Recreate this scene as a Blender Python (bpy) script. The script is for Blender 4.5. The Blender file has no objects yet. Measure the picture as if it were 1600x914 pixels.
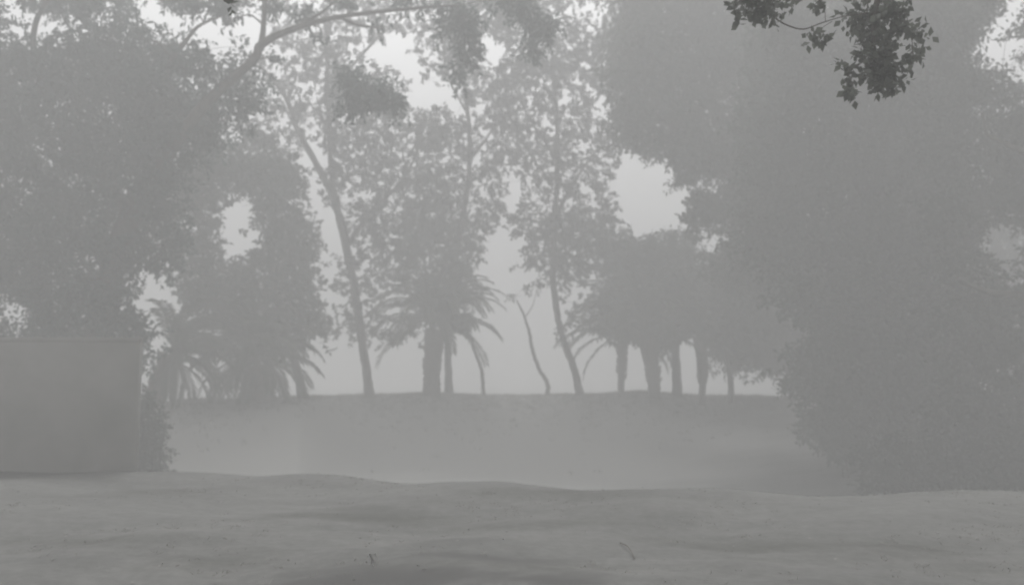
import bpy, math, random
import numpy as np
from mathutils import Vector

random.seed(7)
rng = np.random.default_rng(7)
scene = bpy.context.scene
col = scene.collection
rad = math.radians

# ------------------------------------------------------------------ camera
CAM_H, FPX, PITCH = 1.6, 1385.0, rad(5.07)
cam_data = bpy.data.cameras.new("camera")
cam = bpy.data.objects.new("camera", cam_data)
col.objects.link(cam)
cam_data.sensor_width = 36.0
cam_data.lens = 36.0 * FPX / 1600.0
cam_data.clip_start, cam_data.clip_end = 0.05, 3000.0
cam_data.dof.use_dof = True                     # focused on the near branch, the far trees slightly soft
cam_data.dof.focus_distance = 8.0
cam_data.dof.aperture_fstop = 1.1
cam.location = (0, 0, CAM_H)
cam.rotation_euler = (rad(90) + PITCH, 0, 0)
scene.camera = cam

# ------------------------------------------------------------------ light
SUN_ELEV, SUN_AZ = rad(59), rad(-6)          # azimuth measured from +Y towards +X
world = bpy.data.worlds.new("World")
scene.world = world
world.use_nodes = True
wn = world.node_tree
wn.nodes.clear()
sky = wn.nodes.new("ShaderNodeTexSky")
sky.sky_type = 'NISHITA'
sky.sun_disc = False
sky.sun_elevation = SUN_ELEV
sky.sun_rotation = SUN_AZ
sky.air_density, sky.dust_density, sky.ozone_density = 1.0, 6.5, 1.0
hsv = wn.nodes.new("ShaderNodeHueSaturation")
hsv.inputs["Saturation"].default_value = 0.0   # a grey, washed-out sky all round
bg = wn.nodes.new("ShaderNodeBackground")
bg.inputs["Strength"].default_value = 0.15
wo = wn.nodes.new("ShaderNodeOutputWorld")
wn.links.new(sky.outputs[0], hsv.inputs["Color"])
wn.links.new(hsv.outputs[0], bg.inputs["Color"])
wn.links.new(bg.outputs[0], wo.inputs["Surface"])

sun_data = bpy.data.lights.new("sun", 'SUN')
sun_data.energy = 1.5
sun_data.angle = rad(12)
sun_data.color = (1.0, 0.995, 0.99)
sun = bpy.data.objects.new("sun", sun_data)
col.objects.link(sun)
sdir = Vector((math.sin(SUN_AZ) * math.cos(SUN_ELEV), math.cos(SUN_AZ) * math.cos(SUN_ELEV), math.sin(SUN_ELEV)))
sun.rotation_euler = sdir.to_track_quat('Z', 'Y').to_euler()
sun.location = (0, 0, 60)

HAZE_DENSITY, HAZE_COLOR, HAZE_G = 0.024, (0.72, 0.72, 0.72), 0.0
scene.view_settings.view_transform = 'Standard'
scene.view_settings.look = 'None'
scene.view_settings.exposure = 0.7
scene.view_settings.gamma = 1.0
scene.render.engine = 'CYCLES'
scene.cycles.volume_bounces = 3
scene.cycles.max_bounces = 6
scene.cycles.diffuse_bounces = 3
scene.cycles.use_denoising = True
scene.cycles.filter_width = 2.0


# ------------------------------------------------------------------ helpers
def at(px, py, d):
    """point seen at photograph pixel (px, py), d metres away along +Y"""
    xr, yr = (px - 800.0) / FPX, (457.0 - py) / FPX
    t = d / (math.cos(PITCH) - yr * math.sin(PITCH))
    return np.array([t * xr, d, CAM_H + t * (math.sin(PITCH) + yr * math.cos(PITCH))])


def smooth(a, b, x):
    t = np.clip((x - a) / (b - a), 0, 1)
    return t * t * (3 - 2 * t)


def mesh_from(name, verts, faces, smooth_shade=False, faces2=None):
    """verts (n,3); faces (m,k) int array; faces2 another face array with other size"""
    me = bpy.data.meshes.new(name)
    verts = np.asarray(verts, np.float32)
    fl = [np.asarray(f, np.int32) for f in (faces, faces2) if f is not None and len(f)]
    loops = np.concatenate([f.ravel() for f in fl])
    tot = np.concatenate([np.full(len(f), f.shape[1], np.int32) for f in fl])
    me.vertices.add(len(verts))
    me.vertices.foreach_set("co", verts.ravel())
    me.loops.add(len(loops))
    me.loops.foreach_set("vertex_index", loops)
    me.polygons.add(len(tot))
    start = np.concatenate([[0], np.cumsum(tot)[:-1]]).astype(np.int32)
    me.polygons.foreach_set("loop_start", start)
    me.polygons.foreach_set("loop_total", tot)
    if smooth_shade:
        me.polygons.foreach_set("use_smooth", np.ones(len(tot), bool))
    me.update(calc_edges=True)
    me.validate()
    return me


def link(name, me, mat=None, parent=None, loc=None):
    o = bpy.data.objects.new(name, me)
    col.objects.link(o)
    if mat is not None and me is not None and not me.materials:
        me.materials.append(mat)
    if parent is not None:
        o.parent = parent
    if loc is not None:
        o.location = loc
    return o


def tag(o, label=None, cat=None, group=None, kind=None):
    if label: o["label"] = label
    if cat: o["category"] = cat
    if group: o["group"] = group
    if kind: o["kind"] = kind
    return o


def thing(name, loc, label, cat, group=None):
    o = bpy.data.objects.new(name, None)
    o.empty_display_size = 0.3
    col.objects.link(o)
    o.location = tuple(float(v) for v in loc)
    return tag(o, label, cat, group)


class Geo:
    def __init__(self):
        self.v, self.f4, self.n = [], [], 0

    def add(self, v, f):
        self.v.append(np.asarray(v, float)); self.f4.append(np.asarray(f, int) + self.n); self.n += len(v)

    def tube(self, pts, rads, sides=8, wob=0.0):
        pts = np.asarray(pts, float); rads = np.asarray(rads, float)
        n = len(pts)
        t = np.gradient(pts, axis=0)
        t /= np.linalg.norm(t, axis=1)[:, None] + 1e-9
        ref = np.where(np.abs(t[:, 2:3]) > 0.9, np.array([[1.0, 0, 0]]), np.array([[0, 0, 1.0]]))
        a = np.cross(t, ref); a /= np.linalg.norm(a, axis=1)[:, None] + 1e-9
        for i in range(1, n):                                      # avoid twists
            v = a[i - 1] - t[i] * np.dot(a[i - 1], t[i]); a[i] = v / (np.linalg.norm(v) + 1e-9)
        b = np.cross(t, a)
        th = np.linspace(0, 2 * np.pi, sides, endpoint=False)
        rr = rads[:, None] * (1 + wob * rng.normal(size=(n, sides)))
        ring = pts[:, None, :] + rr[:, :, None] * (np.cos(th)[None, :, None] * a[:, None, :] + np.sin(th)[None, :, None] * b[:, None, :])
        v = ring.reshape(-1, 3)
        i = np.arange(n - 1)[:, None] * sides; j = np.arange(sides)[None, :]; k = (j + 1) % sides
        f = np.stack([i + j, i + k, i + sides + k, i + sides + j], -1).reshape(-1, 4)
        self.add(v, f)

    def mesh(self, name, smooth_shade=True):
        return mesh_from(name, np.concatenate(self.v), np.concatenate(self.f4), smooth_shade)


def spline(p, n=6):
    """Catmull-Rom through rows of p (any number of columns)"""
    p = np.asarray(p, float)
    if len(p) < 3:
        t = np.linspace(0, 1, n + 1)[:, None]
        return p[0] * (1 - t) + p[-1] * t
    q = np.vstack([2 * p[0] - p[1], p, 2 * p[-1] - p[-2]])
    out = []
    for i in range(1, len(q) - 2):
        for u in np.linspace(0, 1, n, endpoint=False):
            a, b, c, d = q[i - 1], q[i], q[i + 1], q[i + 2]
            out.append(0.5 * (2 * b + (c - a) * u + (2 * a - 5 * b + 4 * c - d) * u * u + (3 * b - a - 3 * c + d) * u ** 3))
    out.append(p[-1])
    return np.array(out)


# ------------------------------------------------------------------ materials
def new_mat(name):
    m = bpy.data.materials.new(name)
    m.use_nodes = True
    m.node_tree.nodes.clear()
    return m, m.node_tree.nodes, m.node_tree.links


def add_grain(m, scale, amount):
    """fine light and dark grain multiplied over a soil colour"""
    N, L = m.node_tree.nodes, m.node_tree.links
    pr = next(n for n in N if n.type == 'BSDF_PRINCIPLED')
    src = pr.inputs["Base Color"].links[0].from_socket
    tc = N.new("ShaderNodeTexCoord")
    n1 = N.new("ShaderNodeTexNoise"); n1.inputs["Scale"].default_value = scale; n1.inputs["Detail"].default_value = 10
    n1.inputs["Roughness"].default_value = 0.75
    L.new(tc.outputs["Object"], n1.inputs["Vector"])
    mr = N.new("ShaderNodeMapRange"); mr.inputs["From Min"].default_value = 0.3; mr.inputs["From Max"].default_value = 0.7
    mr.inputs["To Min"].default_value = 1 - amount; mr.inputs["To Max"].default_value = 1 + amount
    L.new(n1.outputs["Fac"], mr.inputs["Value"])
    mx = N.new("ShaderNodeVectorMath"); mx.operation = 'SCALE'
    L.new(src, mx.inputs[0]); L.new(mr.outputs[0], mx.inputs["Scale"])
    L.new(mx.outputs[0], pr.inputs["Base Color"])


def add_soil(m, attr, dark):
    """another soil colour where the ground's own attribute says so"""
    N, L = m.node_tree.nodes, m.node_tree.links
    pr = next(n for n in N if n.type == 'BSDF_PRINCIPLED')
    src = pr.inputs["Base Color"].links[0].from_socket
    at_n = N.new("ShaderNodeAttribute"); at_n.attribute_name = attr
    mx = N.new("ShaderNodeMix"); mx.data_type = 'RGBA'
    L.new(at_n.outputs["Fac"], mx.inputs["Factor"]); L.new(src, mx.inputs["A"]); mx.inputs["B"].default_value = (*dark, 1)
    L.new(mx.outputs["Result"], pr.inputs["Base Color"])


def leaf_mat(name, c0, c1, trans=0.45):
    m, N, L = new_mat(name)
    geo = N.new("ShaderNodeNewGeometry")
    noise = N.new("ShaderNodeTexNoise"); noise.inputs["Scale"].default_value = 0.9
    tc = N.new("ShaderNodeTexCoord")
    L.new(tc.outputs["Object"], noise.inputs["Vector"])
    add = N.new("ShaderNodeMath"); add.operation = 'ADD'
    L.new(geo.outputs["Random Per Island"], add.inputs[0]); L.new(noise.outputs["Fac"], add.inputs[1])
    half = N.new("ShaderNodeMath"); half.operation = 'MULTIPLY'; half.inputs[1].default_value = 0.5
    L.new(add.outputs[0], half.inputs[0])
    ramp = N.new("ShaderNodeValToRGB")
    ramp.color_ramp.elements[0].position = 0.2; ramp.color_ramp.elements[0].color = (*c0, 1)
    ramp.color_ramp.elements[1].position = 0.85; ramp.color_ramp.elements[1].color = (*c1, 1)
    L.new(half.outputs[0], ramp.inputs[0])
    pr = N.new("ShaderNodeBsdfPrincipled"); pr.inputs["Roughness"].default_value = 0.6
    pr.inputs["Specular IOR Level"].default_value = 0.25
    tr = N.new("ShaderNodeBsdfTranslucent")
    mix = N.new("ShaderNodeMixShader"); mix.inputs[0].default_value = trans
    out = N.new("ShaderNodeOutputMaterial")
    L.new(ramp.outputs[0], pr.inputs["Base Color"]); L.new(ramp.outputs[0], tr.inputs["Color"])
    L.new(pr.outputs[0], mix.inputs[1]); L.new(tr.outputs[0], mix.inputs[2]); L.new(mix.outputs[0], out.inputs["Surface"])
    return m


def rough_mat(name, c0, c1, scale=3.0, detail=8.0, bump=0.3, rough=0.9, stretch=(1, 1, 1), second=None):
    m, N, L = new_mat(name)
    tc = N.new("ShaderNodeTexCoord")
    mp = N.new("ShaderNodeMapping"); mp.inputs["Scale"].default_value = stretch
    L.new(tc.outputs["Object"], mp.inputs["Vector"])
    n1 = N.new("ShaderNodeTexNoise"); n1.inputs["Scale"].default_value = scale; n1.inputs["Detail"].default_value = detail
    n1.inputs["Roughness"].default_value = 0.65
    L.new(mp.outputs[0], n1.inputs["Vector"])
    ramp = N.new("ShaderNodeValToRGB")
    ramp.color_ramp.elements[0].position = 0.3; ramp.color_ramp.elements[0].color = (*c0, 1)
    ramp.color_ramp.elements[1].position = 0.7; ramp.color_ramp.elements[1].color = (*c1, 1)
    L.new(n1.outputs["Fac"], ramp.inputs[0])
    colour = ramp.outputs[0]
    if second:
        c2, sc2, lo, hi = second
        n2 = N.new("ShaderNodeTexNoise"); n2.inputs["Scale"].default_value = sc2; n2.inputs["Detail"].default_value = 5
        L.new(mp.outputs[0], n2.inputs["Vector"])
        mr = N.new("ShaderNodeMapRange"); mr.inputs["From Min"].default_value = lo; mr.inputs["From Max"].default_value = hi
        L.new(n2.outputs["Fac"], mr.inputs["Value"])
        mx = N.new("ShaderNodeMix"); mx.data_type = 'RGBA'
        L.new(mr.outputs[0], mx.inputs["Factor"]); L.new(colour, mx.inputs["A"]); mx.inputs["B"].default_value = (*c2, 1)
        colour = mx.outputs["Result"]
    pr = N.new("ShaderNodeBsdfPrincipled"); pr.inputs["Roughness"].default_value = rough
    pr.inputs["Specular IOR Level"].default_value = 0.15
    bp = N.new("ShaderNodeBump"); bp.inputs["Strength"].default_value = bump; bp.inputs["Distance"].default_value = 0.05
    L.new(n1.outputs["Fac"], bp.inputs["Height"])
    out = N.new("ShaderNodeOutputMaterial")
    L.new(colour, pr.inputs["Base Color"]); L.new(bp.outputs[0], pr.inputs["Normal"]); L.new(pr.outputs[0], out.inputs["Surface"])
    return m


M_LEAF = leaf_mat("leaf_grey_green", (0.06, 0.068, 0.055), (0.09, 0.098, 0.08))
M_LEAF_DARK = leaf_mat("leaf_dusty_green", (0.042, 0.048, 0.04), (0.062, 0.07, 0.056))
M_LEAF_TEAL = leaf_mat("leaf_blue_green", (0.05, 0.07, 0.064), (0.08, 0.104, 0.094))
M_LEAF_NEAR = leaf_mat("leaf_dark_olive", (0.075, 0.084, 0.07), (0.115, 0.125, 0.1), 0.35)
M_FROND = leaf_mat("palm_leaf", (0.045, 0.055, 0.035), (0.08, 0.085, 0.055), 0.2)
M_GRASS = leaf_mat("dry_grass", (0.13, 0.132, 0.115), (0.19, 0.186, 0.165), 0.5)
M_LITTER = leaf_mat("dry_leaf", (0.08, 0.075, 0.065), (0.17, 0.165, 0.15), 0.1)
M_BARK = rough_mat("bark", (0.05, 0.045, 0.038), (0.12, 0.11, 0.095), 6, 8, 0.6, 0.9, (1, 1, 0.25))
M_PALM = rough_mat("palm_bark", (0.06, 0.05, 0.04), (0.14, 0.12, 0.1), 9, 6, 0.6, 0.95, (1, 1, 1.5))
M_WALL = rough_mat("old_render", (0.26, 0.255, 0.245), (0.31, 0.305, 0.295), 1.3, 9, 0.2, 0.9, (1, 1, 1),
                   ((0.22, 0.22, 0.21), 0.7, 0.5, 0.8))
M_GROUND = rough_mat("dusty_earth", (0.09, 0.09, 0.086), (0.128, 0.127, 0.121), 0.5, 12, 0.3, 0.95, (1, 2.2, 1),
                     ((0.062, 0.062, 0.056), 0.3, 0.5, 0.72))
add_grain(M_GROUND, 7.0, 0.25)
add_soil(M_GROUND, "damp", (0.06, 0.059, 0.057))
add_soil(M_GROUND, "silt", (0.24, 0.238, 0.228))
M_PAPER = rough_mat("paper", (0.26, 0.26, 0.25), (0.34, 0.335, 0.33), 5, 3, 0.1, 0.8)


# ------------------------------------------------------------------ ground
BANK = np.array([  # pixel column of the far bank, its top edge, its distance
    (-400, 640, 34), (0, 640, 34), (230, 636, 36), (270, 627, 36), (470, 624, 38), (560, 619, 45), (650, 613, 46), (760, 618, 46),
    (850, 619, 46), (1000, 613, 46), (1100, 618, 46), (1250, 622, 44), (1600, 630, 40), (2200, 630, 40)], float)
CREST = np.array([(-9, 13.9), (-3.4, 13.6), (-1.8, 12.5), (-0.5, 12.0), (0.83, 11.5), (3.7, 11.3), (9, 11.3)])


def ground_z(x, y):
    x = np.asarray(x, float); y = np.asarray(y, float)
    s = x / np.maximum(y, 4.0)
    px = 800 + FPX * s
    yb = np.interp(px, BANK[:, 0], BANK[:, 2])
    zb = CAM_H - (np.interp(px, BANK[:, 0], BANK[:, 1]) - 580) / FPX * yb
    zb = zb + 0.10 * np.sin(x * 0.9) * np.sin(0.37 * x + 1) * 0.5
    yc = np.interp(x, CREST[:, 0], CREST[:, 1])
    depth = (2.3 - 0.5 * smooth(0.02, 0.40, s)) * (1 + 0.10 * np.sin(0.35 * x + 0.2 * y)) * (1 - 0.6 * (1 - smooth(-0.47, -0.40, s)))
    z = 0.05 * np.sin(x * 0.8 + 0.6 * y) * np.sin(y * 0.55 + 1.2) + 0.03 * np.sin(1.9 * x - y * 1.3) + 0.035 * np.sin(0.9 * y + 0.35 * x + 2)
    z = z * smooth(0.5, 3.5, np.abs(y) + np.abs(x) * 0.3)
    far = smooth(25, 60, np.hypot(x, y))
    z = z * (1 - far)
    drop = smooth(yc, yc + 9, y)
    rise = smooth(yb - 13, yb, y)
    fall = smooth(yb + 1.5, yb + 14, y)
    z = z - depth * drop * (1 - rise) + zb * rise * (1 - fall) - 1.6 * fall
    return z


def axis(lims):
    out = []
    for a, b, st in lims:
        out += list(np.arange(a, b, st))
    return np.array(out + [lims[-1][1]])


gx = axis([(-380, -60, 16), (-60, -20, 2), (-20, -10, 0.5), (-10, 10, 0.14), (10, 20, 0.5), (20, 60, 2), (60, 380, 16)])
gy = axis([(-380, -20, 16), (-20, 3, 1), (3, 16, 0.12), (16, 62, 0.6), (62, 100, 4), (100, 380, 16)])
X, Y = np.meshgrid(gx, gy)
Z = ground_z(X, Y)
near = np.exp(-((np.hypot(X, Y) - 7) / 7) ** 2)
for k in range(34):                                             # small lumps, scuffs and shallow ruts
    a, b, ph = rng.uniform(0, 2 * np.pi), rng.uniform(2.0, 9.0), rng.uniform(0, 6.28)
    Z += near * 0.015 / b * np.sin(b * (X * np.cos(a) + 1.5 * Y * np.sin(a)) + ph)
nx, ny = len(gx), len(gy)
idx = np.arange(nx * ny).reshape(ny, nx)
gf = np.stack([idx[:-1, :-1], idx[:-1, 1:], idx[1:, 1:], idx[1:, :-1]], -1).reshape(-1, 4)
ground = link("ground", mesh_from("ground", np.stack([X, Y, Z], -1).reshape(-1, 3), gf, True), M_GROUND)
damp = np.zeros(X.shape)
for bx0, by0, ax, ay, w in ((-0.95, 6.75, 1.0, 0.34, 1.0), (-0.2, 7.5, 0.75, 0.22, 0.7), (0.35, 6.7, 0.36, 0.2, 1.0), (-1.5, 7.1, 0.5, 0.16, 0.7), (-0.5, 8.3, 0.7, 0.2, 0.35),
                            (-2.7, 6.7, 0.5, 0.15, 0.5), (2.2, 6.6, 0.5, 0.14, 0.5), (0.6, 6.9, 0.25, 0.1, 0.6), (-3.7, 7.6, 0.5, 0.2, 0.3)):
    q = ((X - bx0) / ax) ** 2 + ((Y - by0) / ay) ** 2
    q = q * (1 + 0.45 * np.sin(7 * X + 3 * Y) * np.sin(9 * Y - 4 * X) + 0.3 * np.sin(17 * X + 23 * Y))
    damp = np.maximum(damp, w * np.clip(1.25 - q, 0, 1))
at_d = ground.data.attributes.new("damp", 'FLOAT', 'POINT')
at_d.data.foreach_set("value", damp.ravel().astype(np.float32))
silt = smooth(0.5, 4.0, Y - np.interp(X, CREST[:, 0], CREST[:, 1])) * (1 - smooth(0.06, 0.34, X / np.maximum(Y, 4) + 0.03 * np.sin(Y * 0.9 + X)))
at_s = ground.data.attributes.new("silt", 'FLOAT', 'POINT')
at_s.data.foreach_set("value", silt.ravel().astype(np.float32))
tag(ground, "bare dusty ground with a low crest and a pale bank beyond the hollow", kind="structure")


# ------------------------------------------------------------------ foliage
def sprays(centres, outward, length, k, leaf, wid, droop=0.25):
    """k folded leaves along a short twig at every centre; returns verts, faces"""
    n = len(centres)
    d = outward + rng.normal(size=(n, 3)) * 0.75
    d[:, 2] -= droop
    d /= np.linalg.norm(d, axis=1)[:, None] + 1e-9
    u = np.cross(d, rng.normal(size=(n, 3))); u /= np.linalg.norm(u, axis=1)[:, None] + 1e-9
    t = np.linspace(-0.5, 0.5, k)
    base = centres[:, None, :] + d[:, None, :] * (t[None, :, None] * length) * rng.uniform(0.6, 1.3, (n, 1, 1))
    side = np.where(np.arange(k) % 2 == 0, 1.0, -1.0)[None, :, None]
    ld = u[:, None, :] * side * 0.8 + d[:, None, :] * 0.6 + rng.normal(size=(n, k, 3)) * 0.45
    ld[:, :, 2] -= 0.25
    ld /= np.linalg.norm(ld, axis=2)[:, :, None] + 1e-9
    w = np.cross(ld, rng.normal(size=(n, k, 3))); w /= np.linalg.norm(w, axis=2)[:, :, None] + 1e-9
    L = leaf * rng.uniform(0.65, 1.35, (n, k, 1))
    W = L * wid
    nrm = np.cross(ld, w)
    p0 = base
    p1 = base + ld * L * 0.45 + w * W * 0.5 + nrm * W * 0.15
    p2 = base + ld * L
    p3 = base + ld * L * 0.45 - w * W * 0.5 + nrm * W * 0.15
    v = np.stack([p0, p1, p2, p3], 2).reshape(-1, 3)
    f = np.arange(len(v)).reshape(-1, 4)
    return v, f


def crown_mesh(name, clumps, leaf=0.2, wid=0.5, k=9, cover=1.2, length=0.55):
    """clumps: rows of (x, y, z, rx, ry, rz, density factor)"""
    C, O = [], []
    for x, y, z, rx, ry, rz, den in clumps:
        area = math.pi * rx * rz
        n = max(4, int(cover * den * area / (k * leaf * leaf * wid * 0.5 * 0.55)))
        dirs = rng.normal(size=(n, 3)); dirs /= np.linalg.norm(dirs, axis=1)[:, None]
        r = rng.uniform(0, 1, (n, 1)) ** 0.42
        jag = 1 + 0.28 * np.sin(dirs[:, :1] * 5 + x) * np.sin(dirs[:, 2:] * 6 + z) + 0.15 * rng.normal(size=(n, 1))
        C.append(np.array([x, y, z]) + dirs * r * jag * np.array([rx, ry, rz])); O.append(dirs)
    v, f = sprays(np.concatenate(C), np.concatenate(O), length, k, leaf, wid)
    return mesh_from(name, v, f)


def px_clumps(rows, d, depth=1.0, spread=1.6):
    out = []
    for r in rows:
        px, py, rx, ry = r[:4]
        den = r[4] if len(r) > 4 else 1.0
        dd = d + (r[5] if len(r) > 5 else rng.uniform(-spread, spread))
        p = at(px, py, dd)
        s = dd / FPX
        out.append((p[0], p[1], p[2], rx * s, 0.5 * (rx + ry) * s * depth, ry * s, den))
    return out


def fill(poly, r, n, gaps=(), den=1.0, seed=1, jitter=0.35, space=0.55, margin=0.9):
    """clump rows spread over a crown's outline, leaving openings free"""
    g = np.random.default_rng(seed)
    P = np.array(poly, float)
    lo, hi = P.min(0), P.max(0)

    def inside(q):
        c = False
        for i in range(len(P)):
            a, b = P[i], P[i - 1]
            if (a[1] > q[1]) != (b[1] > q[1]) and q[0] < (b[0] - a[0]) * (q[1] - a[1]) / (b[1] - a[1]) + a[0]:
                c = not c
        return c
    pts = []
    tries = 0
    while len(pts) < n and tries < 6000:
        tries += 1
        q = g.uniform(lo, hi)
        rr = r * g.uniform(1 - jitter, 1 + jitter)
        if not inside(q): continue
        if any(((q[0] - a) / (ra + rr * margin)) ** 2 + ((q[1] - b) / (rb + rr * margin)) ** 2 < 1 for a, b, ra, rb in gaps): continue
        if any(math.hypot(q[0] - p[0], q[1] - p[1]) < space * r for p in pts): continue
        pts.append((q[0], q[1], rr, rr * g.uniform(0.7, 1.0), den))
    return pts


def tree(name, label, cat, d, trunk, limbs, clumps, mat=None, group=None, leaf=0.2, wid=0.5, k=9, cover=1.2, length=0.55,
         depth=1.0, spread=1.6, sides=9, base_flare=1.35, twig_r=0.02, crown_clumps=None):
    """trunk: (px, py, radius_px[, offset in depth]) from the foot up; limbs: lists of the same; clumps: pixel rows"""
    mat = mat or M_LEAF
    s = d / FPX

    def line(rows):
        return np.array([[*at(r[0], r[1], d + (r[3] if len(r) > 3 else 0)), r[2] * s] for r in rows])
    T = line(trunk)
    T[0, 2] = float(ground_z(T[0, 0], T[0, 1])) - 0.12
    root_loc = np.array([T[0, 0], T[0, 1], T[0, 2] + 0.12])
    root = thing(name, root_loc, label, cat, group)
    TS = spline(T, 8)
    TS[:, :2] += rng.normal(size=(len(TS), 2)) * 0.012
    fl = np.exp(-np.arange(len(TS)) / 2.0)
    TS[:, 3] *= 1 + (base_flare - 1) * fl
    nodes = [TS]
    g = Geo()
    g.tube(TS[:, :3] - root_loc, TS[:, 3], sides, 0.05)
    lims = []
    for lb in limbs:
        LS = spline(line(lb), 7)
        nodes.append(LS)
        b = Geo(); b.tube(LS[:, :3] - root_loc, LS[:, 3], 7, 0.04)
        lims.append(b)
    allc = crown_clumps if crown_clumps is not None else px_clumps(clumps, d, depth, spread)
    owner = [w for w, part in enumerate(nodes) for _ in range(len(part))]     # 0 the trunk, 1.. the limbs
    parts = [g] + lims
    nd = np.concatenate(nodes)
    n0 = len(nd)
    todo = list(range(len(allc)))
    P = np.array([c[:3] for c in allc]) if allc else np.zeros((0, 3))

    def cost(q):                                                # distance to a point of the skeleton, rising branches preferred
        return np.linalg.norm(P - q[:3], axis=1) + np.maximum(0, q[2] - P[:, 2] + 0.1) * 1.2
    best = np.full(len(P), 1e9); who = np.zeros(len(P), int)
    for i in range(n0):
        cc = cost(nd[i]); m = cc < best; best[m] = cc[m]; who[m] = i
    nd = list(nd)
    while todo:
        j = min(todo, key=lambda t: best[t]); todo.remove(j)
        p, q = P[j], nd[who[j]]
        own = owner[who[j]]; pg = parts[own]
        dist = np.linalg.norm(p - q[:3])
        r0 = max(min(q[3] * 0.62, twig_r + 0.013 * dist), 0.008)
        m = (p + q[:3]) / 2 + np.array([0, 0, 0.10 * dist]) + rng.normal(size=3) * 0.10 * dist
        path = spline(np.array([[*q[:3], r0], [*m, r0 * 0.75], [*p, r0 * 0.5]]), 4)
        pg.tube(path[:, :3] - root_loc, path[:, 3], 5, 0.05)
        for w in path[3:]:
            cc = cost(w); i = len(nd); nd.append(w); owner.append(own); k2 = cc < best; best[k2] = cc[k2]; who[k2] = i
        for _ in range(2):
            e = p + rng.normal(size=3) * np.array(allc[j][3:6]) * 0.55
            pp = np.array([path[-2, :3], (path[-2, :3] + e) / 2 + rng.normal(size=3) * 0.06, e])
            pg.tube(pp - root_loc, np.array([1, 0.7, 0.4]) * r0 * 0.4, 4)
    link("trunk", g.mesh("trunk"), M_BARK, root)
    for b in lims:
        link("branch", b.mesh("branch"), M_BARK, root)
    if allc:
        loc = [(c[0] - root_loc[0], c[1] - root_loc[1], c[2] - root_loc[2], *c[3:]) for c in allc]
        link("crown", crown_mesh("crown", loc, leaf, wid, k, cover, length), mat, root)
    return root


def shrub(name, label, cat, px, py, d, clumps, group=None, **kw):
    p = at(px, py, d)
    base = np.array([p[0], d, float(ground_z(p[0], d))])
    root = thing(name, base, label, cat, group)
    allc = px_clumps(clumps, d, 1.0, 0.5)
    g = Geo()
    for c in allc:
        q = np.array([rng.normal() * 0.15, rng.normal() * 0.15, -0.1]); e = np.array(c[:3]) - base
        path = spline(np.array([[*q, 0.03], [*((q + e) / 2 + rng.normal(size=3) * 0.12), 0.02], [*e, 0.008]]), 4)
        g.tube(path[:, :3], path[:, 3], 5)
    link("stem", g.mesh("stem"), M_BARK, root)
    loc = [(c[0] - base[0], c[1] - base[1], c[2] - base[2], *c[3:]) for c in allc]
    link("foliage", crown_mesh("foliage", loc, **kw), M_LEAF, root)
    return root


# ------------------------------------------------------------------ the big trees on both sides
G_SIDE = "broad dense trees closing the view on both sides"
gapsL = [(20, 22, 14, 26), (103, 38, 26, 12), (235, 12, 10, 12), (22, 498, 20, 16), (38, 305, 5, 8),
         (250, 510, 20, 80), (300, 40, 22, 18), (335, 65, 20, 14)]
rowsL = fill([(-150, -30), (265, -30), (285, 60), (330, 90), (400, 100), (410, 175), (330, 215), (275, 262), (262, 340), (250, 410),
              (215, 455), (212, 560), (-150, 560)], 38, 200, gapsL, 0.8, 3, margin=0.6)
rowsL += fill([(265, -30), (420, -30), (420, 25), (380, 90), (300, 90), (280, 40)], 20, 30, [(300, 45, 18, 12), (335, 62, 14, 8), (395, 35, 12, 18)], 0.55, 5)
tree("broad_tree", "huge dark tree behind the grey wall with a long bare limb reaching over the clearing", "tree", 28,
     [(150, 640, 26), (152, 560, 23), (170, 440, 20), (205, 340, 17, -0.3), (255, 250, 14, -0.6)],
     [[(255, 250, 12, -0.6), (320, 165, 9, -0.9), (395, 95, 7, -1.2), (408, 71, 6.5, -1.2), (455, 47, 5, -1.3), (530, 27, 3.6, -1.4), (630, 15, 2.6, -1.4), (725, 8, 1.6, -1.4)],
      [(408, 71, 5, -1.2), (412, 40, 4, -1.2), (414, 5, 3.4, -1.0), (420, -25, 3, -1)],
      [(455, 47, 3.5, -1.3), (490, 28, 2.8, -1.0), (520, 5, 2, -0.8), (535, -20, 1.5, -0.8)],
      [(530, 27, 2.6, -1.4), (560, 40, 2, -1.2), (600, 44, 1.4, -1)],
      [(205, 340, 11, -0.3), (120, 230, 8, 0.4), (70, 150, 6, 0.2), (52, 80, 5, 0.3), (58, 30, 4.2, 0), (84, -15, 3.4, 0)],
      [(265, 100, 5, -0.6), (300, 52, 3.0, -0.6), (316, 38, 2.4, -0.6), (345, 26, 1.6, -0.6)]],
     rowsL + [(170, 465, 24, 30), (166, 500, 22, 16), (190, 415, 24, 26), (150, 490, 30, 26), (100, 500, 30, 22), (470, 20, 30, 16, 0.7, -1), (545, 8, 30, 12, 0.8, -1), (640, 2, 44, 14, 0.8, -1), (430, 95, 16, 14, 0.5, -1), (430, 10, 20, 18, 0.8, -1),
              (590, 40, 26, 10, 0.5, -1), (690, 20, 36, 12, 0.6, -1), (500, 60, 22, 12, 0.4, -1),
              (548, 118, 26, 16, 1.2, -1), (560, 148, 36, 30, 1.6, -1), (598, 150, 32, 26, 1.6, -0.6), (625, 165, 18, 14, 1, -0.6), (545, 175, 24, 18, 1.0, -1),
              (722, 30, 32, 28, 1.3, -1), (728, 80, 28, 34, 1.2, -1), (718, 120, 16, 22, 0.8, -1), (690, 50, 18, 16, 0.6, -1),
              (800, 10, 40, 26, 1.2, -1), (845, 40, 40, 30, 1.2, -0.8), (830, 80, 28, 18, 0.8, -0.8)],
     M_LEAF_TEAL, G_SIDE, leaf=0.19, cover=1.9, length=0.55)

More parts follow.
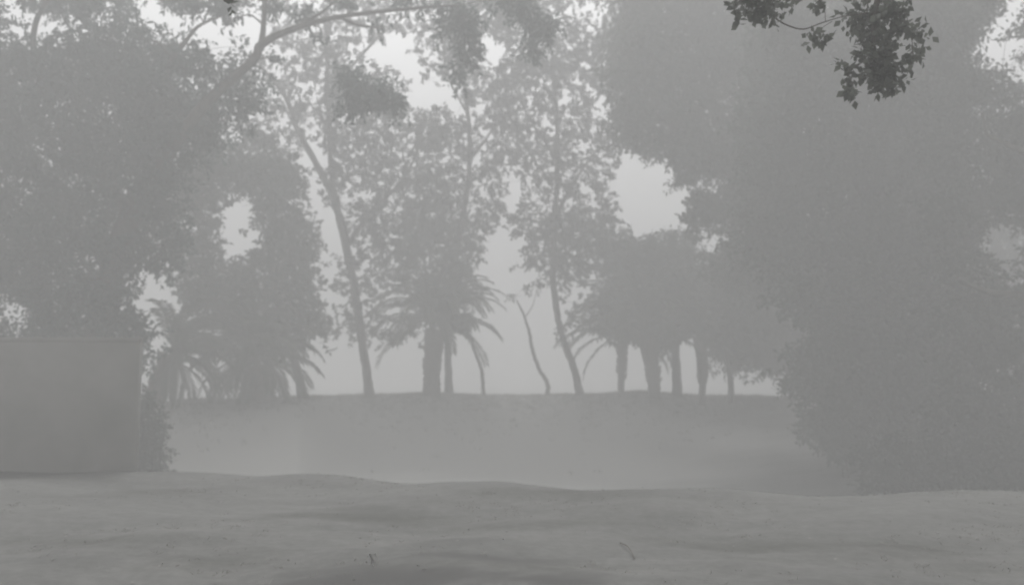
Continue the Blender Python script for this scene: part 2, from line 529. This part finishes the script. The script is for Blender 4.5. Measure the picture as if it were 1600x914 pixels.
gapsR1 = [(1120, 288, 16, 5), (1112, 380, 18, 8), (1008, 315, 50, 66), (945, 168, 12, 12), (930, 20, 22, 20)]
rowsR1 = fill([(985, -30), (1230, -30), (1250, 460), (1190, 445), (1130, 425), (1085, 350), (1050, 262), (985, 215), (965, 130), (960, 60)],
              34, 150, gapsR1, 0.9, 11, margin=0.7)
tree("broad_tree.001", "tall dense tree between the bright sky opening and the wide dark tree", "tree", 36,
     [(1310, 650, 17), (1300, 560, 15), (1250, 440, 13), (1170, 300, 10), (1110, 160, 7), (1090, 40, 4)],
     [[(1250, 440, 9), (1240, 330, 6), (1240, 200, 4), (1200, 60, 2)], [(1170, 300, 6), (1080, 220, 4), (1010, 170, 2.5)]],
     rowsR1, None, G_SIDE, leaf=0.21, cover=2.0)
rowsR2 = fill([(1190, -30), (1480, -30), (1500, 300), (1500, 700), (1345, 720), (1285, 680), (1262, 600), (1250, 470), (1185, 420), (1180, 200)],
              42, 190, [(1281, 186, 5, 8), (1276, 530, 3, 20)], 1.0, 12, margin=0.45)
tree("broad_tree.002", "wide dark leafy tree with foliage hanging to the ground beside the low bushes", "tree", 30,
     [(1400, 700, 24), (1395, 580, 20), (1380, 420, 16), (1350, 250, 11), (1330, 100, 6)],
     [[(1380, 420, 11), (1450, 300, 7), (1490, 150, 4)], [(1380, 420, 10), (1300, 320, 6), (1250, 250, 3)]],
     rowsR2, None, G_SIDE, leaf=0.2, cover=2.0)
rowsR3 = fill([(1420, 150), (1545, 140), (1550, 60), (1560, -30), (1420, -30)], 30, 30, [(1582, 70, 34, 56)], 0.9, 13)
rowsR3 += fill([(1460, 130), (1700, 130), (1700, 720), (1480, 720)], 34, 130, [(1585, 70, 30, 50), (1580, 392, 34, 48)], 0.9, 14, margin=0.45)
rowsR3 += [(1590, 140, 20, 18, 0.5), (1640, 60, 40, 60, 0.8), (1595, 30, 14, 20, 0.4), (1566, 110, 14, 14, 0.5), (1590, 90, 12, 10, 0.4), (1575, 50, 10, 10, 0.3)]
tree("broad_tree.003", "dense tree at the frame's edge with one bare branch and a pale opening up high", "tree", 27,
     [(1640, 720, 24), (1632, 600, 20), (1640, 440, 15), (1650, 260, 10), (1640, 100, 6)],
     [[(1650, 270, 6, -3), (1605, 240, 4.5, -3.2), (1570, 226, 3.4, -3.3), (1542, 208, 2.2, -3.3), (1536, 175, 1.2, -3.3)], [(1632, 520, 9, -2), (1600, 466, 6, -2.5), (1550, 458, 4.5, -2.5), (1500, 440, 3, -2.5)]],
     rowsR3, None, G_SIDE, leaf=0.18, cover=2.0)

# ------------------------------------------------------------------ the lighter trees on the far bank
G_BANK = "slender hazy trees standing on the far bank"
GAPS = [(600, 88, 38, 18), (672, 146, 36, 22), (640, 112, 20, 14), (768, 92, 9, 30), (750, 172, 18, 12), (700, 165, 14, 12), (482, 295, 12, 46), (492, 225, 9, 18), (430, 105, 14, 10),
        (440, 188, 14, 12), (372, 352, 28, 50), (506, 410, 18, 30), (512, 460, 14, 26), (285, 252, 12, 8), (250, 510, 18, 84), (610, 482, 20, 18),
        (785, 400, 26, 44), (820, 480, 40, 60), (1008, 312, 42, 62), (1035, 365, 24, 18), (945, 168, 11, 11), (890, 138, 9, 11), (884, 76, 8, 7), (930, 20, 22, 16),
        (893, 455, 18, 10), (940, 436, 12, 6), (738, 285, 9, 40), (800, 290, 13, 40), (765, 215, 9, 10), (1112, 380, 14, 8), (455, 240, 8, 14), (415, 150, 8, 8),
        (295, 350, 8, 6), (560, 300, 6, 5), (640, 245, 9, 6), (620, 320, 8, 6), (840, 300, 7, 12), (915, 310, 9, 9), (820, 165, 9, 9), (690, 250, 7, 9), (855, 200, 8, 6), (930, 230, 7, 6)]
CORE = [(600, 86, 34, 16), (676, 148, 30, 20), (642, 114, 16, 12), (768, 92, 7, 26), (482, 295, 10, 40), (1010, 312, 40, 60), (945, 168, 9, 9), (372, 352, 16, 36), (785, 400, 24, 40), (930, 20, 16, 12)]
tree("bank_tree", "leaning tree with a thick low crown beside the dense palm clump on the bank", "tree", 38,
     [(474, 624, 7), (462, 570, 6.5), (448, 525, 6), (432, 465, 6), (425, 405, 5), (430, 310, 3.5)],
     [[(428, 435, 4.5), (455, 390, 3.5), (465, 330, 2)], [(432, 465, 4), (350, 425, 3), (315, 370, 2.4), (300, 320, 2)]],
     fill([(265, 275), (330, 250), (400, 250), (470, 265), (488, 360), (495, 430), (495, 520), (440, 535), (380, 530), (330, 490), (292, 470), (284, 400)],
          30, 130, GAPS, 0.95, 21, margin=0.55)
     + fill([(265, 265), (300, 225), (400, 215), (470, 235), (470, 280), (300, 280)], 17, 40, GAPS, 0.6, 22, margin=0.55),
     M_LEAF_DARK, G_BANK, leaf=0.21, cover=1.15, k=14, length=0.5)
LACE = 0.5
tree("bank_tree.001", "tall forked tree with two diverging bare stems on the far bank", "tree", 45,
     [(577, 618, 7.2), (572, 575, 6.8), (563, 520, 6.6), (552, 440, 6.6), (541, 385, 6.8), (531, 340, 7)],
     [[(531, 340, 5.6), (516, 300, 5.5), (492, 252, 5), (466, 205, 4.5), (450, 160, 4), (430, 130, 3), (405, 100, 2)],
      [(531, 340, 5), (520, 285, 4.5), (514, 210, 4), (512, 120, 3.5), (510, 60, 3), (505, 5, 2)],
      [(514, 150, 3), (545, 110, 2.5), (590, 60, 2), (640, 20, 1.5)],
      [(541, 385, 5), (580, 330, 3.5), (630, 280, 2.5), (660, 220, 1.5)]],
     fill([(390, 90), (530, 70), (530, 290), (470, 300), (380, 260)], 18, 90, GAPS, 0.6, 31, margin=0.55)
     + fill([(410, -30), (740, -30), (730, 50), (600, 60), (520, 90), (420, 70)], 19, 90, GAPS, 0.6, 32, margin=0.55)
     + fill([(515, 110), (560, 100), (630, 120), (650, 190), (700, 200), (700, 380), (640, 400), (560, 390), (520, 300)], 24, 130, GAPS, 0.9, 33, margin=0.55)
     + fill([(395, 80), (540, -30), (760, -30), (750, 60), (720, 230), (700, 390), (560, 390), (480, 260), (400, 260)], 13, 150, CORE, 0.5, 35, space=1.0, margin=0.3)
     + [(560, 140, 36, 30, 1.5), (596, 160, 34, 26, 1.5)]
     + fill([(530, 390), (640, 390), (640, 520), (600, 535), (530, 530), (500, 520)], 24, 40, GAPS, 0.8, 34, margin=0.55),
     M_LEAF_DARK, G_BANK, leaf=0.185, cover=LACE, wid=0.55, k=18, length=0.48)
tree("bank_tree.002", "straight slim tree rising just behind the middle date palm", "tree", 47,
     [(702, 616, 6), (700, 560, 5.5), (703, 480, 5.5), (714, 390, 5), (727, 320, 4.5), (734, 250, 4), (731, 180, 3.5), (723, 110, 3), (718, 30, 2)],
     [[(714, 390, 3), (680, 330, 2.2), (650, 290, 1.5)], [(734, 250, 2.5), (770, 200, 2), (790, 140, 1.5)], [(731, 180, 2), (700, 120, 1.8), (690, 60, 1.2)]],
     fill([(690, -30), (810, -30), (800, 60), (760, 130), (695, 140)], 24, 40, GAPS, 1.2, 41, margin=0.55)
     + fill([(640, 180), (790, 110), (810, 200), (800, 350), (760, 390), (640, 370)], 19, 130, GAPS, 0.75, 42, margin=0.55)
     + fill([(630, 350), (745, 350), (740, 440), (730, 520), (640, 520)], 26, 50, GAPS, 1.2, 43, margin=0.55),
     M_LEAF_DARK, G_BANK, leaf=0.185, cover=LACE, wid=0.55, k=18, length=0.48)
tree("bank_tree.003", "kinked tree leaning away from the bare saplings to a spreading crown", "tree", 46,
     [(907, 616, 6), (898, 580, 5.6), (880, 530, 5.2), (869, 480, 5), (864, 420, 4.8), (867, 340, 4.4), (872, 250, 4), (868, 150, 3), (860, 60, 2)],
     [[(867, 340, 3.5), (900, 280, 2.5), (935, 230, 1.8)], [(872, 250, 3), (830, 190, 2.2), (800, 130, 1.5)], [(864, 420, 3.5), (910, 370, 2.5), (950, 340, 1.6)]],
     fill([(760, -30), (1000, -30), (1000, 70), (880, 110), (780, 130)], 24, 70, GAPS, 1.2, 51, margin=0.55)
     + fill([(770, 110), (880, 70), (1000, 60), (1000, 215), (955, 240), (965, 350), (800, 350), (765, 260)], 20, 200, GAPS, 0.8, 52, margin=0.55)
     + fill([(805, 360), (900, 335), (985, 350), (1010, 430), (900, 480), (820, 450)], 24, 60, GAPS, 1.2, 53, margin=0.55)
     + fill([(740, -30), (1000, -30), (1000, 230), (960, 350), (900, 390), (770, 360), (720, 330), (730, 100)], 13, 150, CORE, 0.5, 54, space=1.0, margin=0.3)
     + [(885, 510, 22, 28, 0.9), (905, 490, 22, 18, 0.8), (880, 470, 14, 14, 0.6)],
     M_LEAF_DARK, G_BANK, leaf=0.185, cover=LACE, wid=0.55, k=18, length=0.48)
tree("bank_tree.004", "bushy tree standing over the pair of date palms on the bank", "tree", 45,
     [(1058, 618, 7), (1056, 560, 6.5), (1050, 480, 6), (1040, 420, 5), (1030, 380, 3)],
     [[(1050, 480, 4), (1090, 430, 3), (1140, 400, 2)], [(1050, 480, 4), (1000, 430, 3), (965, 400, 2)]],
     fill([(950, 385), (1060, 378), (1130, 400), (1190, 420), (1250, 460), (1260, 570), (1150, 570), (1080, 525), (940, 510)], 28, 110,
          [(1112, 380, 16, 8), (1102, 514, 10, 4), (935, 440, 14, 6)], 1.2, 61),
     M_LEAF_DARK, G_BANK, leaf=0.22, cover=1.4)
tree("bank_tree.005", "low hazy tree half hidden at the foot of the dense dark trees", "tree", 43,
     [(1143, 620, 4.5), (1140, 580, 4.2), (1132, 540, 4), (1140, 480, 4), (1160, 430, 3)],
     [[(1132, 540, 3.5), (1180, 500, 2.5), (1220, 470, 1.8)]],
     fill([(1130, 440), (1250, 450), (1290, 560), (1275, 640), (1215, 560), (1130, 525)], 28, 50, [], 0.9, 71),
     M_LEAF_DARK, G_BANK, leaf=0.22, cover=1.4)

tree("bank_tree.006", "far pale tree seen only through the opening beside the frame's edge", "tree", 47,
     [(1580, 630, 9), (1578, 560, 8), (1570, 460, 7), (1560, 380, 5), (1550, 320, 3)],
     [[(1570, 460, 4), (1630, 390, 3), (1660, 340, 2)]],
     fill([(1500, 300), (1680, 300), (1700, 560), (1480, 560)], 30, 60, [], 1.0, 81),
     M_LEAF_DARK, G_BANK, leaf=0.22, cover=1.3)

G_SAP = "thin bare saplings on the far bank"
tree("sapling", "thin sapling bending up under the middle palm's outer fronds", "sapling", 46,
     [(756, 617, 3), (754, 590, 2.8), (750, 570, 2.6), (740, 545, 2.4), (730, 518, 1.8)], [], [(726, 512, 12, 10, 0.8), (735, 500, 12, 10, 0.8)],
     None, G_SAP, leaf=0.2, cover=1.0, twig_r=0.01)
tree("sapling.001", "thin crooked sapling standing alone in the open fog gap", "sapling", 46,
     [(856, 618, 3.4), (855, 598, 3.2), (843, 578, 3), (833, 550, 2.8), (828, 525, 2.4), (820, 496, 1.8), (808, 470, 1.2)],
     [[(820, 496, 1.0), (832, 478, 0.7), (838, 455, 0.5)]], [(806, 462, 14, 10, 0.5), (842, 445, 16, 12, 0.7), (822, 450, 12, 10, 0.4)],
     None, G_SAP, leaf=0.2, cover=1.0, twig_r=0.01)


# ------------------------------------------------------------------ date palms
def frond_mesh(L, e0, droop, seed):
    g = np.random.default_rng(seed)
    n = 26
    a = e0; p = np.zeros(3); pts = [p.copy()]
    for i in range(n):
        a -= droop * (0.35 + 1.3 * i / n) / n
        p = p + np.array([math.cos(a), 0, math.sin(a)]) * L / n
        pts.append(p.copy())
    pts = np.array(pts)
    geo = Geo()
    geo.tube(pts[::2], np.linspace(0.035, 0.006, len(pts[::2])), 4)
    for i in range(3, n + 1):
        f = i / n
        ll = 0.5 * (0.35 + 1.3 * f * (1.12 - f) * 1.7) * g.uniform(0.85, 1.15)
        t = pts[i] - pts[i - 1]; t /= np.linalg.norm(t)
        nrm = np.array([-t[2], 0, t[0]])
        for sgn in (-1, 1):
            for h in (0, 0.5):
                b = pts[i] - t * h * L / n
                dr = t * 0.75 + np.array([0, sgn, 0]) * 0.75 + nrm * g.uniform(0.0, 0.4) + np.array([0, 0, -0.25])
                dr /= np.linalg.norm(dr)
                w = np.cross(dr, nrm); w /= np.linalg.norm(w); w *= 0.034
                tip = b + dr * ll + np.array([0, 0, -0.06])
                mid = b + dr * ll * 0.5
                geo.add([b, mid + w, tip, mid - w], [[0, 1, 2, 3]])
    return geo.mesh("frond", False)


ELEVS = (82, 62, 42, 20, -4, -30)


def palm(name, label, d, trunk, crown_px, frond_px, counts, seed, group="date palms on the far bank", yaw=None):
    s = d / FPX
    T = np.array([[*at(r[0], r[1], d), r[2] * s] for r in trunk])
    T[0, 2] = float(ground_z(T[0, 0], d)) - 0.1
    root_loc = np.array([T[0, 0], d, T[0, 2] + 0.1])
    root = thing(name, root_loc, label, "palm tree", group)
    TS = spline(T, 10)
    g = Geo()
    zig = 1 + 0.10 * (np.arange(len(TS)) % 2)
    g.tube(TS[:, :3] - root_loc, TS[:, 3] * zig, 12, 0.05)
    for q in range(int(10 * len(TS) * 0.5)):                    # stubs of cut fronds up the trunk
        f = rng.uniform(0.25, 1) * (len(TS) - 1); i = int(min(f, len(TS) - 2)); c = TS[i] + (TS[i + 1] - TS[i]) * (f - i)
        th = rng.uniform(0, 6.283); o = np.array([math.cos(th), math.sin(th), 0.0])
        b = c[:3] - root_loc + o * c[3] * 0.85; r = 0.05
        g.tube([b, b + o * 0.10 + np.array([0, 0, 0.10]), b + o * 0.15 + np.array([0, 0, 0.22])], [r, r * 0.8, r * 0.4], 5)
    link("trunk", g.mesh("trunk"), M_PALM, root)
    top = at(crown_px[0], crown_px[1], d) - root_loc
    L = frond_px * s
    for ei, (e, cnt) in enumerate(zip(ELEVS, counts)):
        vs = [frond_mesh(L * rng.uniform(0.9, 1.08), rad(e), rad(95 if e > 30 else 70), seed * 31 + ei * 3 + q) for q in range(2)]
        for m in vs: m.materials.append(M_FROND)
        off = rng.uniform(0, 6.28)
        for j in range(cnt):
            o = link("frond", vs[j % 2], None, root, tuple(top + rng.normal(size=3) * 0.05 + np.array([0, 0, 0.1 * (2 - ei) * 0.5])))
            z = off + 6.283 * j / max(cnt, 1) if yaw is None else yaw[0] + (yaw[1] - yaw[0]) * (j + 0.5) / cnt
            o.rotation_euler = (rng.normal() * 0.12, rng.normal() * 0.1, z + rng.normal() * 0.2)
    return root


palm("date_palm", "short leaning date palm with arched fronds beside the end of the wall", 35.5,
     [(240, 642, 15), (247, 612, 15), (258, 580, 15), (268, 556, 14)], (270, 552), 112, (6, 9, 9, 8, 5, 3), 1, yaw=(-1.35, 1.35))
palm("date_palm.001", "squat bushy date palm with fronds sweeping the bank under the leaning tree", 37,
     [(405, 628, 24), (404, 600, 24), (402, 572, 22)], (400, 556), 112, (8, 14, 15, 13, 9, 6), 2)
palm("date_palm.002", "stout date palm with a wide arching crown in the middle of the bank", 45,
     [(675, 617, 13), (675, 580, 12.5), (678, 545, 13.5), (682, 515, 16)], (684, 500), 122, (10, 15, 16, 11, 3, 0), 3)
palm("date_palm.003", "thick-trunked date palm, the fuller one of the close pair", 44,
     [(1023, 616, 9.5), (1021, 590, 9.5), (1017, 560, 11), (1012, 530, 14)], (1008, 508), 130, (10, 15, 15, 10, 3, 0), 4)
palm("date_palm.004", "slimmer date palm crowded against the thick-trunked palm", 47,
     [(970, 614, 5), (971, 585, 5), (972, 560, 5.5), (970, 535, 7)], (968, 518), 105, (7, 11, 12, 8, 2, 0), 5)
palm("date_palm.005", "small faint date palm at the foggy edge of the bank trees", 43,
     [(1096, 620, 5), (1098, 590, 5), (1097, 560, 5.2), (1092, 532, 6)], (1093, 524), 75, (5, 8, 8, 6, 2, 0), 6)

# ------------------------------------------------------------------ wall, bushes
WD = 14.6
wx1, ztop = at(219, 527, WD)[0], at(0, 527, WD)[2]
wroot = thing("boundary_wall", (wx1 - 5, WD, 0), "long plain grey boundary wall in front of the huge dark tree", "wall")


def box(geo, x0, x1, y0, y1, z0, z1):
    v = [(x, y, z) for z in (z0, z1) for y in (y0, y1) for x in (x0, x1)]
    geo.add(v, [(0, 2, 3, 1), (4, 5, 7, 6), (0, 1, 5, 4), (2, 6, 7, 3), (0, 4, 6, 2), (1, 3, 7, 5)])


def bevel(o, w=0.004):
    m = o.modifiers.new("bevel", 'BEVEL'); m.width = w; m.segments = 2; m.limit_method = 'ANGLE'


g = Geo(); box(g, -9.0, 5, 0.0, 0.12, -0.5, ztop - 0.08)
bevel(link("wall_face", g.mesh("wall_face", False), M_WALL, wroot))
g = Geo(); box(g, -9.0, 5.003, -0.003, 0.123, ztop - 0.08, ztop)
bevel(link("coping", g.mesh("coping", False), M_WALL, wroot))

G_BUSH = "low bushes along the edge of the clearing"
shrub("bush", "ragged low bush growing against the end of the grey wall", "bush", 232, 740, 26,
      [(236, 680, 26, 50), (226, 640, 18, 30, 0.8), (244, 716, 24, 32), (236, 745, 28, 22), (214, 720, 24, 30), (218, 590, 8, 20, 0.7), (214, 552, 7, 14, 0.6), (224, 628, 14, 22, 0.9), (244, 670, 18, 30, 0.8), (200, 650, 20, 40, 0.8)],
      G_BUSH, leaf=0.12, cover=1.6, length=0.3)
shrub("bush.001", "low dark bush at the foot of the wide leafy tree", "bush", 1420, 772, 25,
      [(1395, 738, 46, 30), (1450, 722, 44, 40), (1480, 750, 40, 26), (1362, 756, 28, 18, 0.8), (1430, 760, 50, 24), (1462, 694, 26, 24, 0.8), (1400, 700, 36, 26, 0.8), (1350, 710, 26, 26, 0.6)],
      G_BUSH, leaf=0.11, cover=1.7, length=0.3)
shrub("bush.002", "broad bush filling the corner under the tree at the frame's edge", "bush", 1570, 775, 24,
      [(1560, 742, 44, 30), (1610, 735, 44, 40), (1530, 752, 36, 24, 0.9), (1590, 764, 50, 24), (1550, 705, 40, 30, 0.9), (1605, 690, 40, 34, 0.9)],
      G_BUSH, leaf=0.11, cover=1.7, length=0.3)
shrub("bush.003", "hazy bush in front of the low half hidden tree", "bush", 1320, 720, 29,
      [(1315, 670, 36, 40), (1345, 650, 44, 50), (1290, 690, 24, 22, 0.6), (1330, 706, 44, 24)],
      G_BUSH, leaf=0.11, cover=1.5, length=0.3)

# ------------------------------------------------------------------ the branch that hangs in from a tree beside the camera
ND = 6.4
nroot = thing("overhanging_tree", (5.6, 3.2, float(ground_z(5.6, 3.2))), "near tree whose dark leafy branch tips hang in from the top edge", "tree")
nl = np.array([5.6, 3.2, float(ground_z(5.6, 3.2))])
g = Geo()
g.tube(spline([(0, 0, -0.15), (0.02, 0.05, 1.2), (-0.1, 0.1, 2.6), (-0.25, 0.2, 3.9), (-0.3, 0.3, 5.2)], 6), np.linspace(0.24, 0.12, 25), 12, 0.04)
link("trunk", g.mesh("trunk"), M_BARK, nroot)


def near_branch(rows, r0, r1, sides=7):
    P = np.array([np.array(r) if len(r) == 3 and r[2] < -50 else at(*r) for r in rows]) if False else np.array([at(*r) for r in rows])
    P = np.vstack([nl + np.array([-0.22, 0.2, 3.7]), P])
    b = Geo(); S = spline(P - nl, 8)
    b.tube(S, np.linspace(r0, r1, len(S)), sides, 0.03)
    link("branch", b.mesh("branch"), M_BARK, nroot)


near_branch([(1680, -110, 6.10), (1480, -55, 6.30), (1380, -10, 6.40), (1365, 60, 6.42), (1375, 110, 6.40)], 0.06, 0.005)
near_branch([(1600, -170, 6.00), (1300, -110, 6.30), (1190, -60, 6.40), (1185, 15, 6.40)], 0.05, 0.004)
near_branch([(1500, -230, 5.80), (1000, -190, 6.10), (600, -120, 6.40), (400, -60, 6.50), (362, -4, 6.50)], 0.05, 0.003)
b = Geo()
for rows, r in (([(1185, 0, 6.40), (1208, 26, 6.40), (1230, 40, 6.40), (1256, 46, 6.40), (1285, 36, 6.42), (1320, 26, 6.42), (1368, 20, 6.40)], 0.007),
                ([(1380, -10, 6.40), (1410, 25, 6.42), (1424, 60, 6.42), (1426, 92, 6.40)], 0.005),
                ([(1368, 70, 6.40), (1345, 100, 6.40), (1325, 112, 6.40), (1335, 138, 6.40)], 0.004),
                ([(1300, 34, 6.42), (1282, 46, 6.42), (1272, 58, 6.42)], 0.003),
                ([(1290, 34, 6.42), (1288, 15, 6.42), (1278, 2, 6.42)], 0.003)):
    S = spline(np.array([at(*q) for q in rows]) - nl, 5)
    b.tube(S, np.linspace(r, r * 0.5, len(S)), 5)
link("twig", b.mesh("twig"), M_BARK, nroot)
near_rows = [(1165, 8, 26, 24, 1), (1195, 14, 26, 24, 1), (1150, 25, 12, 16, 0.8), (1208, 28, 12, 12, 0.8), (1238, 4, 10, 14, 0.5), (1180, -20, 50, 20, 1),
             (1350, 25, 34, 26, 1.1), (1390, 20, 34, 24, 1.1), (1335, 42, 16, 18, 0.8), (1365, 60, 30, 26, 1.3), (1400, 45, 20, 20, 1), (1372, -15, 50, 22, 1),
             (1375, 95, 30, 28, 1.6), (1385, 118, 26, 22, 1.6), (1362, 120, 22, 18, 1.2), (1432, 52, 18, 16, 1.1), (1430, 78, 16, 14, 1), (1426, 92, 8, 8, 0.8),
             (1322, 108, 9, 9, 0.6), (1333, 128, 10, 8, 0.7), (1330, 146, 7, 8, 0.9), (1270, 58, 10, 9, 0.5), (1340, 85, 12, 12, 0.6), (1390, 140, 7, 8, 1),
             (1374, 138, 8, 8, 1), (1290, 62, 8, 4, 0.3), (1278, 12, 6, 8, 0.25), (360, -6, 14, 12, 1.2)]
near_rows = [(a, b, c * 0.86, d * 0.86, *e) for a, b, c, d, *e in near_rows]
nc = px_clumps(near_rows, ND, 1.4, 0.16)
nc = [(c[0] - nl[0], c[1] - nl[1], c[2] - nl[2], *c[3:]) for c in nc]
link("foliage", crown_mesh("foliage", nc, 0.058, 0.7, 7, 2.3, 0.13), M_LEAF_NEAR, nroot)

# ------------------------------------------------------------------ small things on the ground


def on_ground(px, py):
    xr, yr = (px - 800.0) / FPX, (457.0 - py) / FPX
    dv = np.array([xr, math.cos(PITCH) - yr * math.sin(PITCH), math.sin(PITCH) + yr * math.cos(PITCH)])
    t = 1.0
    for _ in range(4000):
        p = np.array([0, 0, CAM_H]) + dv * t
        if p[2] <= float(ground_z(p[0], p[1])): break
        t += 0.005
    return p


p = on_ground(980, 862)
g = Geo()
a, bpt = on_ground(969, 851), on_ground(992, 876)
mid = (a + bpt) / 2 + np.array([0.01, 0, 0.05])
S = spline(np.array([a + [0, 0, 0.02], mid, bpt + [0, 0, 0.02]]) - p, 6)
g.tube(S, np.linspace(0.007, 0.004, len(S)), 6, 0.06)
tag(link("fallen_stick", g.mesh("fallen_stick"), M_BARK, None, tuple(p)), "short dark stick lying on the dusty ground", "stick")
p = on_ground(583, 882)
g = np.linspace(0, 1, 7)
U, V = np.meshgrid(g, g)
sv = np.stack([(U - 0.5) * 0.055 + 0.01 * np.sin(V * 5), 0.02 * np.sin(U * 6 + V * 3), V * 0.085 + 0.008 * np.sin(U * 7)], -1).reshape(-1, 3)
ii = np.arange(49).reshape(7, 7)
sf = np.stack([ii[:-1, :-1], ii[:-1, 1:], ii[1:, 1:], ii[1:, :-1]], -1).reshape(-1, 4)
tag(link("paper_scrap", mesh_from("paper_scrap", sv, sf, True), M_PAPER, None, tuple(p)), "small pale crumpled scrap lying on the bare ground", "litter")

# sparse dry grass and leaf litter, nobody could count it
n = 4200
gxp = rng.uniform(-9, 9, n); gyp = rng.uniform(4.8, 14, n) ** 1.0
patch = np.sin(gxp * 0.9 + 1.0) * np.sin(gyp * 1.3) + np.sin(gxp * 2.3 - gyp) * 0.6 + rng.normal(size=n) * 0.5
keep = patch > 0.1
gxp, gyp = gxp[keep], gyp[keep]
nb = 6
bx = np.repeat(gxp, nb) + rng.normal(size=len(gxp) * nb) * 0.03
by = np.repeat(gyp, nb) + rng.normal(size=len(gxp) * nb) * 0.03
bz = ground_z(bx, by) - 0.005
h = rng.uniform(0.01, 0.03, len(bx)); th = rng.uniform(0, 6.28, len(bx)); lean = rng.normal(size=(len(bx), 2)) * 0.04
dx, dy = np.cos(th) * 0.004, np.sin(th) * 0.004
v = np.stack([np.stack([bx - dx, by - dy, bz], -1), np.stack([bx + dx, by + dy, bz], -1),
              np.stack([bx + lean[:, 0], by + lean[:, 1], bz + h], -1)], 1).reshape(-1, 3)
tag(link("grass", mesh_from("grass", v, np.arange(len(v)).reshape(-1, 3)), M_GRASS), "sparse short dry grass on the near ground", "grass", kind="stuff")
n = 2600
wx = rng.uniform(-14, 14, n); wy = np.interp(800 + FPX * wx / 44, BANK[:, 0], BANK[:, 2]) - np.abs(rng.normal(size=n)) * 3.5 + 0.8
wx = np.repeat(wx, 9) + rng.normal(size=n * 9) * 0.1; wy = np.repeat(wy, 9) + rng.normal(size=n * 9) * 0.1
wz = ground_z(wx, wy) - 0.02
h = rng.uniform(0.04, 0.2, n * 9); lx, ly = rng.normal(size=n * 9) * 0.06, rng.normal(size=n * 9) * 0.06
v = np.stack([np.stack([wx - 0.012, wy, wz], -1), np.stack([wx + 0.012, wy, wz], -1), np.stack([wx + lx, wy + ly, wz + h], -1)], 1).reshape(-1, 3)
tag(link("weeds", mesh_from("weeds", v, np.arange(len(v)).reshape(-1, 3)), M_GRASS), "low dry weeds along the top of the far bank", "weeds", kind="stuff")
n = 500
c = np.stack([rng.uniform(-9, 9, n), rng.uniform(4.8, 13.5, n), np.zeros(n)], -1)
c[:, 2] = ground_z(c[:, 0], c[:, 1]) + 0.012
up = np.zeros((n, 3)); up[:, 2] = 0.0
v, f = sprays(c, rng.normal(size=(n, 3)) * np.array([1, 1, 0.05]), 0.01, 1, 0.05, 0.45, 0.0)
v = v.reshape(-1, 4, 3); v[:, :, 2] = c[:, None, 2] + (v[:, :, 2] - c[:, None, 2]) * 0.25
tag(link("fallen_leaves", mesh_from("fallen_leaves", v.reshape(-1, 3), f), M_LITTER), "scattered dry leaf litter over the near ground", "leaf litter", kind="stuff")

# ------------------------------------------------------------------ haze
hm, N, L = new_mat("haze_air")
pv = N.new("ShaderNodeVolumePrincipled")
pv.inputs["Color"].default_value = (*HAZE_COLOR, 1)
pv.inputs["Density"].default_value = HAZE_DENSITY
pv.inputs["Anisotropy"].default_value = HAZE_G
hout = N.new("ShaderNodeOutputMaterial")
L.new(pv.outputs[0], hout.inputs["Volume"])
g = Geo(); box(g, -400, 400, -400, 400, -3.8, 24.9)
tag(link("haze", g.mesh("haze", False), hm), "thick grey fog filling the clearing and the trees", "fog", kind="stuff")
